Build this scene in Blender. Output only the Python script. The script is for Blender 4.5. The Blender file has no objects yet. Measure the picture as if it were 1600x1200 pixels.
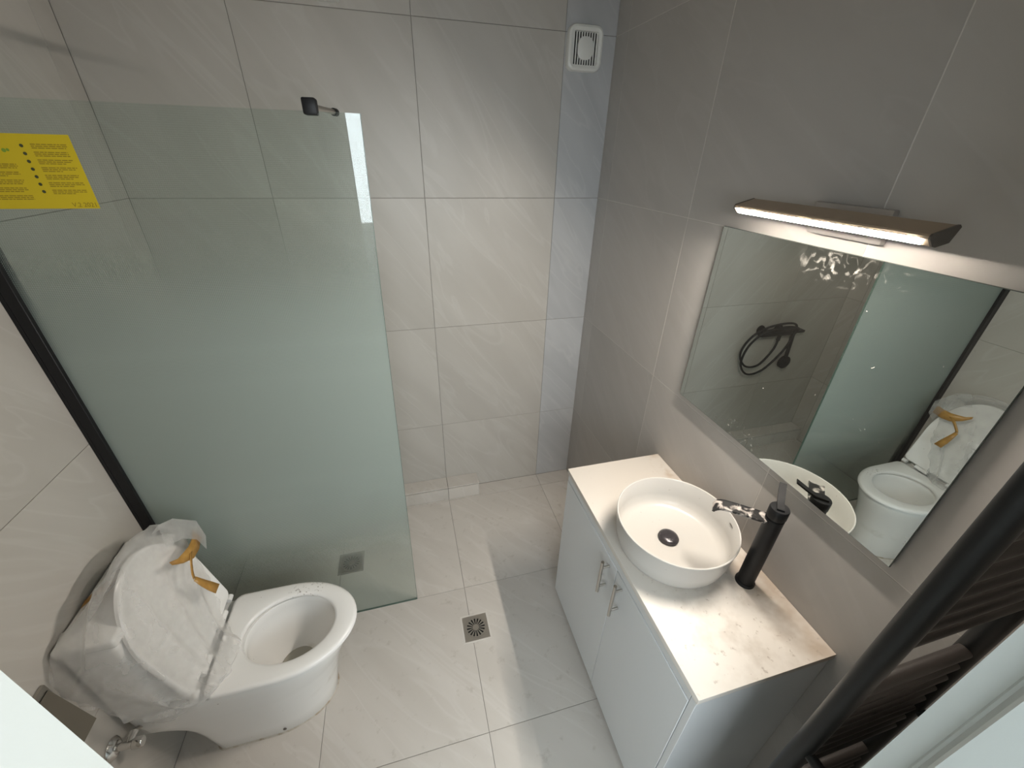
import bpy, bmesh, math, random
from mathutils import Vector, Matrix, noise
random.seed(7)
S = bpy.context.scene
COL = S.collection
PI = math.pi

# ------------------------------------------------------------------ camera
cam = bpy.data.cameras.new('camera'); cam_o = bpy.data.objects.new('camera', cam); COL.objects.link(cam_o)
cam.sensor_width = 36.0; cam.lens = 14.205; cam.clip_start = 0.01
RR = ((0.96662, -0.25526, 0.02194), (0.10773, 0.48267, 0.86915), (0.23245, 0.83778, -0.49406))  # right, up, forward
CAM = (-0.9523, -1.9651, 1.8883)
m = Matrix.Identity(4)
for i in range(3):
    m[i][0] = RR[0][i]; m[i][1] = RR[1][i]; m[i][2] = -RR[2][i]; m[i][3] = CAM[i]
cam_o.matrix_world = m
S.camera = cam_o

# ------------------------------------------------------------------ world (overcast daylight, reaches the room only through the added hall window)
W = bpy.data.worlds.new('sky'); S.world = W; W.use_nodes = True
bg = W.node_tree.nodes['Background']; bg.inputs[0].default_value = (0.86, 0.95, 1.0, 1); bg.inputs[1].default_value = 5.0
pl = bpy.data.lights.new('hall_window_portal', 'AREA'); pl.shape = 'RECTANGLE'; pl.size = 2.9; pl.size_y = 1.04
pl.cycles.is_portal = True
po = bpy.data.objects.new('hall_window_portal', pl); COL.objects.link(po)
po.location = (-0.45, -3.36, 1.82); po.rotation_euler = (math.radians(90), 0, 0)   # faces +y into the hall
LED_POWER = 370.0

S.view_settings.view_transform = 'Standard'; S.view_settings.look = 'None'
S.view_settings.gamma = 1.0; S.view_settings.use_curve_mapping = False
S.view_settings.exposure = 1.1
S.cycles.use_denoising = True
S.cycles.max_bounces = 10; S.cycles.diffuse_bounces = 6; S.cycles.glossy_bounces = 5
S.cycles.transmission_bounces = 6; S.cycles.transparent_max_bounces = 12
S.cycles.sample_clamp_indirect = 6.0
S.cycles.caustics_reflective = False; S.cycles.caustics_refractive = False

# ------------------------------------------------------------------ materials
MATS = {}
def newmat(name):
    mt = bpy.data.materials.new(name); mt.use_nodes = True
    MATS[name] = mt
    nt = mt.node_tree
    return mt, nt, nt.nodes['Principled BSDF'], nt.nodes['Material Output']

def N(nt, typ, **kw):
    n = nt.nodes.new(typ)
    for k, v in kw.items():
        if k.startswith('i_'):
            key = k[2:]
            n.inputs[int(key) if key.isdigit() else key].default_value = v
        else:
            setattr(n, k, v)
    return n

def plain(name, col, rough=0.5, metal=0.0, bump=0.0, bscale=200.0, spec=0.5, var=0.0, vscale=6.0):
    mt, nt, b, out = newmat(name)
    b.inputs['Base Color'].default_value = (*col, 1)
    b.inputs['Roughness'].default_value = rough; b.inputs['Metallic'].default_value = metal
    b.inputs['Specular IOR Level'].default_value = spec
    tc = N(nt, 'ShaderNodeTexCoord')
    if var > 0:
        n = N(nt, 'ShaderNodeTexNoise', i_Scale=vscale, i_Detail=4.0)
        nt.links.new(tc.outputs['Object'], n.inputs['Vector'])
        mx = N(nt, 'ShaderNodeMix', data_type='RGBA')
        mx.inputs[6].default_value = (*[c * (1 - var) for c in col], 1)
        mx.inputs[7].default_value = (*[min(1, c * (1 + var)) for c in col], 1)
        nt.links.new(n.outputs[0], mx.inputs[0]); nt.links.new(mx.outputs[2], b.inputs['Base Color'])
    if bump > 0:
        n2 = N(nt, 'ShaderNodeTexNoise', i_Scale=bscale, i_Detail=2.0)
        nt.links.new(tc.outputs['Object'], n2.inputs['Vector'])
        bp = N(nt, 'ShaderNodeBump', i_Strength=bump, i_Distance=0.001)
        nt.links.new(n2.outputs[0], bp.inputs['Height']); nt.links.new(bp.outputs[0], b.inputs['Normal'])
    return mt

def tile_mat(name, dark, light, vein, rough=0.45, ang=0.9, dirt=0.0):
    """stone-look porcelain: soft diagonal streaks, shifted from tile to tile"""
    mt, nt, b, out = newmat(name)
    tc = N(nt, 'ShaderNodeTexCoord'); oi = N(nt, 'ShaderNodeObjectInfo')
    mul = N(nt, 'ShaderNodeMath', operation='MULTIPLY', i_1=37.0)
    nt.links.new(oi.outputs['Random'], mul.inputs[0])
    comb = N(nt, 'ShaderNodeCombineXYZ')
    for k in range(3): nt.links.new(mul.outputs[0], comb.inputs[k])
    add = N(nt, 'ShaderNodeVectorMath', operation='ADD')
    rot = N(nt, 'ShaderNodeMapping'); rot.inputs['Rotation'].default_value = (0, 0, ang)
    rot.inputs['Scale'].default_value = (1.0, 1.0, 1.0)
    nt.links.new(tc.outputs['Object'], rot.inputs['Vector'])
    sc = N(nt, 'ShaderNodeVectorMath', operation='MULTIPLY'); sc.inputs[1].default_value = (1.1, 5.5, 1.0)
    nt.links.new(rot.outputs[0], sc.inputs[0])
    nt.links.new(sc.outputs[0], add.inputs[0]); nt.links.new(comb.outputs[0], add.inputs[1])
    n1 = N(nt, 'ShaderNodeTexNoise', i_Scale=1.3, i_Detail=4.0, i_Roughness=0.5, i_Distortion=0.8)
    nt.links.new(add.outputs[0], n1.inputs['Vector'])
    r1 = N(nt, 'ShaderNodeValToRGB'); r1.color_ramp.elements[0].position = 0.3; r1.color_ramp.elements[1].position = 0.72
    r1.color_ramp.elements[0].color = (*dark, 1); r1.color_ramp.elements[1].color = (*light, 1)
    nt.links.new(n1.outputs[0], r1.inputs[0])
    n2 = N(nt, 'ShaderNodeTexNoise', i_Scale=1.0, i_Detail=3.0, i_Distortion=1.2)
    ad2 = N(nt, 'ShaderNodeVectorMath', operation='ADD'); ad2.inputs[1].default_value = (11.3, 4.7, 2.2)
    nt.links.new(add.outputs[0], ad2.inputs[0]); nt.links.new(ad2.outputs[0], n2.inputs['Vector'])
    r2 = N(nt, 'ShaderNodeValToRGB')
    e = r2.color_ramp.elements; e[0].position = 0.475; e[0].color = (0, 0, 0, 1); e[1].position = 0.53; e[1].color = (0, 0, 0, 1)
    x = e.new(0.50); x.color = (0.34, 0.34, 0.34, 1)
    nt.links.new(n2.outputs[0], r2.inputs[0])
    mx = N(nt, 'ShaderNodeMix', data_type='RGBA'); mx.inputs[7].default_value = (*vein, 1)
    nt.links.new(r2.outputs[0], mx.inputs[0]); nt.links.new(r1.outputs[0], mx.inputs[6])
    if dirt > 0:
        dn = N(nt, 'ShaderNodeTexNoise', i_Scale=26.0, i_Detail=4.0, i_Roughness=0.65); nt.links.new(add.outputs[0], dn.inputs['Vector'])
        dvec = N(nt, 'ShaderNodeVectorMath', operation='ADD'); nt.links.new(tc.outputs['Object'], dvec.inputs[0]); nt.links.new(comb.outputs[0], dvec.inputs[1]); nt.links.new(dvec.outputs[0], dn.inputs['Vector'])
        dr = N(nt, 'ShaderNodeMapRange', i_1=0.60, i_2=0.74, i_3=0.0, i_4=dirt); nt.links.new(dn.outputs[0], dr.inputs[0])
        dx = N(nt, 'ShaderNodeMix', data_type='RGBA'); dx.inputs[7].default_value = (0.26, 0.22, 0.17, 1)
        nt.links.new(dr.outputs[0], dx.inputs[0]); nt.links.new(mx.outputs[2], dx.inputs[6]); mx = dx
    # per-tile brightness shift
    hs = N(nt, 'ShaderNodeHueSaturation')
    mr = N(nt, 'ShaderNodeMapRange', i_3=0.95, i_4=1.05); nt.links.new(oi.outputs['Random'], mr.inputs[0])
    nt.links.new(mr.outputs[0], hs.inputs['Value']); nt.links.new(mx.outputs[2], hs.inputs['Color'])
    nt.links.new(hs.outputs[0], b.inputs['Base Color'])
    b.inputs['Roughness'].default_value = rough
    nz = N(nt, 'ShaderNodeTexNoise', i_Scale=60.0, i_Detail=3.0)
    nt.links.new(tc.outputs['Object'], nz.inputs['Vector'])
    bp = N(nt, 'ShaderNodeBump', i_Strength=0.05, i_Distance=0.002)
    nt.links.new(nz.outputs[0], bp.inputs['Height']); nt.links.new(bp.outputs[0], b.inputs['Normal'])
    return mt

def specks(name, base, stains, rough=0.4, bump=0.0):
    """pale surface with dust specks / stains; stains = list of (colour, noise scale, lo, hi, strength, centre, radius|None)"""
    mt, nt, b, out = newmat(name)
    tc = N(nt, 'ShaderNodeTexCoord')
    prev = None
    for (c, scale, lo, hi, st, cen, rad) in stains:
        n = N(nt, 'ShaderNodeTexNoise', i_Scale=scale, i_Detail=3.0, i_Roughness=0.6)
        nt.links.new(tc.outputs['Object'], n.inputs['Vector'])
        mr = N(nt, 'ShaderNodeMapRange', i_1=lo, i_2=hi, i_3=0.0, i_4=st)
        nt.links.new(n.outputs[0], mr.inputs[0])
        fac = mr.outputs[0]
        if cen is not None:
            mp = N(nt, 'ShaderNodeVectorMath', operation='SUBTRACT'); mp.inputs[1].default_value = cen
            nt.links.new(tc.outputs['Object'], mp.inputs[0])
            dv = N(nt, 'ShaderNodeVectorMath', operation='DIVIDE'); dv.inputs[1].default_value = rad
            nt.links.new(mp.outputs[0], dv.inputs[0])
            ln = N(nt, 'ShaderNodeVectorMath', operation='LENGTH'); nt.links.new(dv.outputs[0], ln.inputs[0])
            mk = N(nt, 'ShaderNodeMapRange', i_1=0.5, i_2=1.0, i_3=1.0, i_4=0.0); nt.links.new(ln.outputs['Value'], mk.inputs[0])
            mu = N(nt, 'ShaderNodeMath', operation='MULTIPLY')
            nt.links.new(fac, mu.inputs[0]); nt.links.new(mk.outputs[0], mu.inputs[1]); fac = mu.outputs[0]
        mx = N(nt, 'ShaderNodeMix', data_type='RGBA'); mx.inputs[7].default_value = (*c, 1)
        if prev is None: mx.inputs[6].default_value = (*base, 1)
        else: nt.links.new(prev, mx.inputs[6])
        nt.links.new(fac, mx.inputs[0]); prev = mx.outputs[2]
    nt.links.new(prev, b.inputs['Base Color'])
    b.inputs['Roughness'].default_value = rough
    return mt

WALLT = tile_mat('wall_tile', (0.45, 0.425, 0.39), (0.505, 0.48, 0.445), (0.56, 0.54, 0.51), 0.42, 0.95)
WALLC = tile_mat('wall_tile_cool', (0.42, 0.425, 0.435), (0.50, 0.505, 0.515), (0.56, 0.56, 0.56), 0.42, 0.95)
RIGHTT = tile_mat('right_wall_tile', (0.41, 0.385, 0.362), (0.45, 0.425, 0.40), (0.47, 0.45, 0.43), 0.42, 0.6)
FLOORT = tile_mat('floor_tile', (0.54, 0.505, 0.465), (0.60, 0.565, 0.525), (0.66, 0.63, 0.60), 0.38, 0.8, 0.28)
GROUT = plain('grout', (0.27, 0.25, 0.23), 0.9)
GROUTL = plain('pale_grout', (0.62, 0.59, 0.55), 0.9)
PAINT = plain('white_paint', (0.72, 0.73, 0.72), 0.7)
FRAMEW = plain('frame_lacquer', (0.52, 0.55, 0.535), 0.38, bump=0.04, bscale=300)
HALLW = plain('hall_wall_paint', (0.70, 0.71, 0.70), 0.8)
HALLF = plain('hall_floor', (0.36, 0.33, 0.30), 0.5, var=0.12)
PVC = plain('white_pvc', (0.74, 0.74, 0.71), 0.35)
BLACKM = plain('matt_black_metal', (0.010, 0.010, 0.011), 0.45, 0.0, bump=0.05, spec=0.28)
BLACKS = plain('satin_black', (0.014, 0.014, 0.015), 0.5, spec=0.2)
RADB = plain('radiator_black', (0.010, 0.010, 0.010), 0.42, bump=0.1, bscale=500, spec=0.3)
RADR = plain('radiator_rung_black', (0.022, 0.018, 0.016), 0.45, bump=0.1, bscale=500, spec=0.35)
CHROME = plain('chrome', (0.70, 0.69, 0.67), 0.16, 1.0)
STEEL = plain('brushed_steel', (0.50, 0.47, 0.43), 0.33, 1.0, bump=0.08, bscale=400)
DARKH = plain('dark_void', (0.008, 0.008, 0.008), 0.9)
BRONZE = plain('bronze_profile', (0.40, 0.31, 0.22), 0.4, 0.25)
LAMPD = plain('lamp_dark_metal', (0.15, 0.135, 0.12), 0.4, 0.7)
LAMPP = plain('lamp_plate', (0.45, 0.42, 0.40), 0.35, 0.6)
CERAM = plain('toilet_ceramic', (0.80, 0.79, 0.77), 0.12)
SEATW = specks('toilet_seat_plastic', (0.84, 0.825, 0.805), [((0.22, 0.18, 0.15), 95.0, 0.60, 0.66, 0.75, (-1.43, -0.855, 0.43), (0.085, 0.04, 0.05)),
                                                          ((0.30, 0.26, 0.22), 60.0, 0.73, 0.77, 0.8, None, None)], 0.28)
BOWLC = specks('bowl_ceramic', (0.83, 0.82, 0.80), [((0.30, 0.22, 0.13), 18.0, 0.44, 0.66, 0.7, (-1.47, -1.0, 0.17), (0.13, 0.11, 0.05)),
                                                     ((0.28, 0.24, 0.2), 55.0, 0.745, 0.78, 0.8, None, None)], 0.10)
BASINC = specks('basin_ceramic', (0.56, 0.54, 0.51), [((0.32, 0.28, 0.24), 75.0, 0.70, 0.75, 0.7, None, None),
                                                        ((0.60, 0.55, 0.49), 9.0, 0.55, 0.75, 0.35, (-0.22, -1.30, 0.84), (0.17, 0.17, 0.03))], 0.25)
COUNTER = specks('countertop_stone', (0.70, 0.655, 0.60),
                 [((0.44, 0.35, 0.27), 10.0, 0.34, 0.60, 0.85, (-0.03, -1.48, 0.815), (0.085, 0.30, 0.1)),
                  ((0.45, 0.33, 0.23), 12.0, 0.36, 0.62, 0.85, (-0.015, -0.91, 0.815), (0.06, 0.13, 0.1)),
                  ((0.50, 0.44, 0.38), 16.0, 0.44, 0.68, 0.6, (-0.19, -1.50, 0.815), (0.24, 0.22, 0.1)),
                  ((0.30, 0.24, 0.19), 60.0, 0.635, 0.72, 0.6, (-0.2, -1.5, 0.815), (0.30, 0.26, 0.1)),
                  ((0.40, 0.35, 0.30), 90.0, 0.70, 0.75, 0.6, None, None)], 0.4)
CABW = plain('cabinet_lacquer', (0.66, 0.675, 0.685), 0.35)
CABEDGE = plain('cabinet_edge', (0.52, 0.51, 0.49), 0.45)
YELLOW = plain('yellow_sticker_paper', (0.62, 0.47, 0.012), 0.55, var=0.03)
PRINT = plain('sticker_print', (0.28, 0.20, 0.012), 0.7)
DOTP = plain('sticker_bullet_print', (0.05, 0.055, 0.02), 0.7)
GREENP = plain('sticker_green_print', (0.20, 0.32, 0.03), 0.7)
WATER = plain('bowl_water', (0.35, 0.33, 0.28), 0.05)

def schlick(nt):
    lw = N(nt, 'ShaderNodeLayerWeight', i_Blend=0.5)
    p = N(nt, 'ShaderNodeMath', operation='POWER', i_1=5.0); nt.links.new(lw.outputs['Facing'], p.inputs[0])
    a = N(nt, 'ShaderNodeMath', operation='MULTIPLY_ADD', i_1=0.95, i_2=0.045); nt.links.new(p.outputs[0], a.inputs[0])
    return a.outputs[0]
def glass_mat():
    """clear glass with a frosted band printed on it: a grid of dots that grow until they merge"""
    mt, nt, b, out = newmat('frosted_band_glass'); nt.nodes.remove(b)
    tc = N(nt, 'ShaderNodeTexCoord'); sep = N(nt, 'ShaderNodeSeparateXYZ'); nt.links.new(tc.outputs['Object'], sep.inputs[0])
    up = N(nt, 'ShaderNodeValToRGB')   # coverage of the print by height (0..2 m -> 0..1)
    e = up.color_ramp.elements
    e[0].position = 0.03; e[0].color = (0.05,) * 3 + (1,)
    e[1].position = 0.985; e[1].color = (0.03,) * 3 + (1,)
    for p, v in ((0.17, 0.10), (0.23, 0.27), (0.30, 0.60), (0.37, 0.92), (0.42, 1.0), (0.63, 1.0), (0.685, 0.90), (0.74, 0.62), (0.80, 0.30), (0.87, 0.10)):
        q = e.new(p); q.color = (v, v, v, 1)
    hh = N(nt, 'ShaderNodeMath', operation='MULTIPLY', i_1=0.5); nt.links.new(sep.outputs[2], hh.inputs[0])
    nt.links.new(hh.outputs[0], up.inputs[0])
    def sine(sock, k):
        a = N(nt, 'ShaderNodeMath', operation='MULTIPLY', i_1=k); nt.links.new(sock, a.inputs[0])
        s = N(nt, 'ShaderNodeMath', operation='SINE'); nt.links.new(a.outputs[0], s.inputs[0]); return s.outputs[0]
    ax = N(nt, 'ShaderNodeMath', operation='ADD'); nt.links.new(sep.outputs[0], ax.inputs[0]); nt.links.new(sep.outputs[2], ax.inputs[1])
    az = N(nt, 'ShaderNodeMath', operation='SUBTRACT'); nt.links.new(sep.outputs[0], az.inputs[0]); nt.links.new(sep.outputs[2], az.inputs[1])
    pr = N(nt, 'ShaderNodeMath', operation='MULTIPLY'); nt.links.new(sine(ax.outputs[0], 700.0), pr.inputs[0]); nt.links.new(sine(az.outputs[0], 700.0), pr.inputs[1])
    dm = N(nt, 'ShaderNodeMath', operation='MULTIPLY', i_1=0.7); nt.links.new(pr.outputs[0], dm.inputs[0])
    iv = N(nt, 'ShaderNodeMath', operation='SUBTRACT', i_0=1.0); nt.links.new(up.outputs[0], iv.inputs[1])
    ci = N(nt, 'ShaderNodeMath', operation='MULTIPLY'); nt.links.new(up.outputs[0], ci.inputs[0]); nt.links.new(iv.outputs[0], ci.inputs[1])
    dd = N(nt, 'ShaderNodeMath', operation='MULTIPLY'); nt.links.new(dm.outputs[0], dd.inputs[0]); nt.links.new(ci.outputs[0], dd.inputs[1])
    cov = N(nt, 'ShaderNodeMath', operation='ADD', use_clamp=True); nt.links.new(up.outputs[0], cov.inputs[0]); nt.links.new(dd.outputs[0], cov.inputs[1])
    frs = schlick(nt)
    tr = N(nt, 'ShaderNodeBsdfTransparent'); tr.inputs[0].default_value = (0.90, 0.94, 0.925, 1)
    gl = N(nt, 'ShaderNodeBsdfGlossy', i_Roughness=0.0); gl.inputs[0].default_value = (1, 1, 1, 1)
    clear = N(nt, 'ShaderNodeMixShader'); nt.links.new(frs, clear.inputs[0])
    nt.links.new(tr.outputs[0], clear.inputs[1]); nt.links.new(gl.outputs[0], clear.inputs[2])
    tl = N(nt, 'ShaderNodeBsdfTranslucent'); tl.inputs[0].default_value = (0.66, 0.73, 0.69, 1)
    df = N(nt, 'ShaderNodeBsdfDiffuse'); df.inputs[0].default_value = (0.50, 0.56, 0.525, 1)
    fm = N(nt, 'ShaderNodeMixShader', i_0=0.45); nt.links.new(tl.outputs[0], fm.inputs[1]); nt.links.new(df.outputs[0], fm.inputs[2])
    gr = N(nt, 'ShaderNodeBsdfGlossy', i_Roughness=0.35); fg = N(nt, 'ShaderNodeMixShader', i_0=0.05)
    nt.links.new(fm.outputs[0], fg.inputs[1]); nt.links.new(gr.outputs[0], fg.inputs[2])
    mx = N(nt, 'ShaderNodeMixShader'); nt.links.new(cov.outputs[0], mx.inputs[0])
    nt.links.new(clear.outputs[0], mx.inputs[1]); nt.links.new(fg.outputs[0], mx.inputs[2])
    nt.links.new(mx.outputs[0], out.inputs[0])
    return mt
GLASS = glass_mat()

def clearglass_mat():
    mt, nt, b, out = newmat('clear_window_glass'); nt.nodes.remove(b)
    frs = schlick(nt); tr = N(nt, 'ShaderNodeBsdfTransparent'); gl = N(nt, 'ShaderNodeBsdfGlossy', i_Roughness=0.0)
    mx = N(nt, 'ShaderNodeMixShader'); nt.links.new(frs, mx.inputs[0])
    nt.links.new(tr.outputs[0], mx.inputs[1]); nt.links.new(gl.outputs[0], mx.inputs[2]); nt.links.new(mx.outputs[0], out.inputs[0])
    return mt
WGLASS = clearglass_mat()

def mirror_mat():
    mt, nt, b, out = newmat('dusty_mirror'); nt.nodes.remove(b)
    tc = N(nt, 'ShaderNodeTexCoord')
    gl = N(nt, 'ShaderNodeBsdfGlossy', i_Roughness=0.0); gl.inputs[0].default_value = (0.575, 0.615, 0.595, 1)
    df = N(nt, 'ShaderNodeBsdfDiffuse'); df.inputs[0].default_value = (0.75, 0.72, 0.66, 1)
    def blob(cen, rad, scale, lo, hi, st):
        s = N(nt, 'ShaderNodeVectorMath', operation='SUBTRACT'); s.inputs[1].default_value = cen; nt.links.new(tc.outputs['Object'], s.inputs[0])
        d = N(nt, 'ShaderNodeVectorMath', operation='DIVIDE'); d.inputs[1].default_value = rad; nt.links.new(s.outputs[0], d.inputs[0])
        l = N(nt, 'ShaderNodeVectorMath', operation='LENGTH'); nt.links.new(d.outputs[0], l.inputs[0])
        k = N(nt, 'ShaderNodeMapRange', i_1=0.35, i_2=1.0, i_3=1.0, i_4=0.0); nt.links.new(l.outputs['Value'], k.inputs[0])
        n = N(nt, 'ShaderNodeTexNoise', i_Scale=scale, i_Detail=4.0, i_Distortion=0.9); nt.links.new(tc.outputs['Object'], n.inputs['Vector'])
        r = N(nt, 'ShaderNodeMapRange', i_1=lo, i_2=hi, i_3=0.0, i_4=st); nt.links.new(n.outputs[0], r.inputs[0])
        q = N(nt, 'ShaderNodeMath', operation='MULTIPLY'); nt.links.new(k.outputs[0], q.inputs[0]); nt.links.new(r.outputs[0], q.inputs[1])
        return q.outputs[0]
    fs = [blob((-0.02, -1.27, 1.686), (1, 0.12, 0.045), 48.0, 0.53, 0.72, 0.5),
          blob((-0.02, -1.37, 1.69), (1, 0.07, 0.03), 30.0, 0.55, 0.70, 0.4),
          blob((-0.02, -1.17, 1.16), (1, 0.13, 0.06), 170.0, 0.60, 0.68, 0.5),
          blob((-0.02, -1.2, 1.45), (1, 0.6, 0.6), 80.0, 0.735, 0.76, 0.8)]
    cur = fs[0]
    for f in fs[1:]:
        a = N(nt, 'ShaderNodeMath', operation='MAXIMUM'); nt.links.new(cur, a.inputs[0]); nt.links.new(f, a.inputs[1]); cur = a.outputs[0]
    ad = N(nt, 'ShaderNodeMath', operation='ADD', i_1=0.010); nt.links.new(cur, ad.inputs[0])   # even film of dust
    mx = N(nt, 'ShaderNodeMixShader'); nt.links.new(ad.outputs[0], mx.inputs[0])
    nt.links.new(gl.outputs[0], mx.inputs[1]); nt.links.new(df.outputs[0], mx.inputs[2]); nt.links.new(mx.outputs[0], out.inputs[0])
    return mt
MIRROR = mirror_mat()
MEDGE = plain('mirror_edge_glass', (0.10, 0.12, 0.11), 0.15)

def led_mat():
    mt, nt, b, out = newmat('led_diffuser'); nt.nodes.remove(b)
    em = N(nt, 'ShaderNodeEmission', i_Strength=LED_POWER); em.inputs[0].default_value = (1.0, 0.91, 0.80, 1)
    nt.links.new(em.outputs[0], out.inputs[0]); return mt
LED = led_mat()

def film_mat():
    mt, nt, b, out = newmat('milky_plastic_film'); nt.nodes.remove(b)
    tr = N(nt, 'ShaderNodeBsdfTransparent'); tr.inputs[0].default_value = (0.97, 0.97, 0.97, 1)
    df = N(nt, 'ShaderNodeBsdfDiffuse'); df.inputs[0].default_value = (0.80, 0.79, 0.78, 1)
    tl = N(nt, 'ShaderNodeBsdfTranslucent'); tl.inputs[0].default_value = (0.80, 0.79, 0.78, 1)
    gl = N(nt, 'ShaderNodeBsdfGlossy', i_Roughness=0.22)
    a = N(nt, 'ShaderNodeMixShader', i_0=0.5); nt.links.new(df.outputs[0], a.inputs[1]); nt.links.new(tl.outputs[0], a.inputs[2])
    c = N(nt, 'ShaderNodeMixShader', i_0=0.07); nt.links.new(a.outputs[0], c.inputs[1]); nt.links.new(gl.outputs[0], c.inputs[2])
    tc = N(nt, 'ShaderNodeTexCoord'); n = N(nt, 'ShaderNodeTexNoise', i_Scale=16.0, i_Detail=3.0); nt.links.new(tc.outputs['Object'], n.inputs['Vector'])
    r = N(nt, 'ShaderNodeMapRange', i_1=0.35, i_2=0.7, i_3=0.16, i_4=0.30); nt.links.new(n.outputs[0], r.inputs[0])
    lw = N(nt, 'ShaderNodeLayerWeight', i_Blend=0.5); fa = N(nt, 'ShaderNodeMath', operation='MULTIPLY_ADD', i_1=0.55, use_clamp=True)
    nt.links.new(lw.outputs['Facing'], fa.inputs[0]); nt.links.new(r.outputs[0], fa.inputs[2])
    mx = N(nt, 'ShaderNodeMixShader'); nt.links.new(fa.outputs[0], mx.inputs[0]); nt.links.new(tr.outputs[0], mx.inputs[1]); nt.links.new(c.outputs[0], mx.inputs[2])
    nt.links.new(mx.outputs[0], out.inputs[0]); return mt
FILM = film_mat()
def tape_mat():
    mt, nt, b, out = newmat('brown_packing_tape')
    b.inputs['Base Color'].default_value = (0.50, 0.28, 0.07, 1); b.inputs['Roughness'].default_value = 0.3
    tr = N(nt, 'ShaderNodeBsdfTransparent'); tr.inputs[0].default_value = (0.85, 0.62, 0.35, 1)
    mx = N(nt, 'ShaderNodeMixShader'); tc = N(nt, 'ShaderNodeTexCoord'); n = N(nt, 'ShaderNodeTexNoise', i_Scale=30.0)
    nt.links.new(tc.outputs['Object'], n.inputs['Vector'])
    r = N(nt, 'ShaderNodeMapRange', i_1=0.3, i_2=0.7, i_3=0.55, i_4=0.9); nt.links.new(n.outputs[0], r.inputs[0])
    nt.links.new(r.outputs[0], mx.inputs[0]); nt.links.new(tr.outputs[0], mx.inputs[1]); nt.links.new(b.outputs[0], mx.inputs[2])
    nt.links.new(mx.outputs[0], out.inputs[0]); return mt
TAPE = tape_mat()
def worn_black():
    mt, nt, b, out = newmat('black_with_plaster_residue')
    tc = N(nt, 'ShaderNodeTexCoord'); n = N(nt, 'ShaderNodeTexNoise', i_Scale=42.0, i_Detail=3.0, i_Distortion=0.6); nt.links.new(tc.outputs['Object'], n.inputs['Vector'])
    r = N(nt, 'ShaderNodeMapRange', i_1=0.50, i_2=0.62, i_3=0.0, i_4=0.85); nt.links.new(n.outputs[0], r.inputs[0])
    mx = N(nt, 'ShaderNodeMix', data_type='RGBA'); mx.inputs[6].default_value = (0.018, 0.017, 0.017, 1); mx.inputs[7].default_value = (0.55, 0.50, 0.46, 1)
    nt.links.new(r.outputs[0], mx.inputs[0]); nt.links.new(mx.outputs[2], b.inputs['Base Color']); b.inputs['Roughness'].default_value = 0.35
    return mt
WORN = worn_black()

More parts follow.
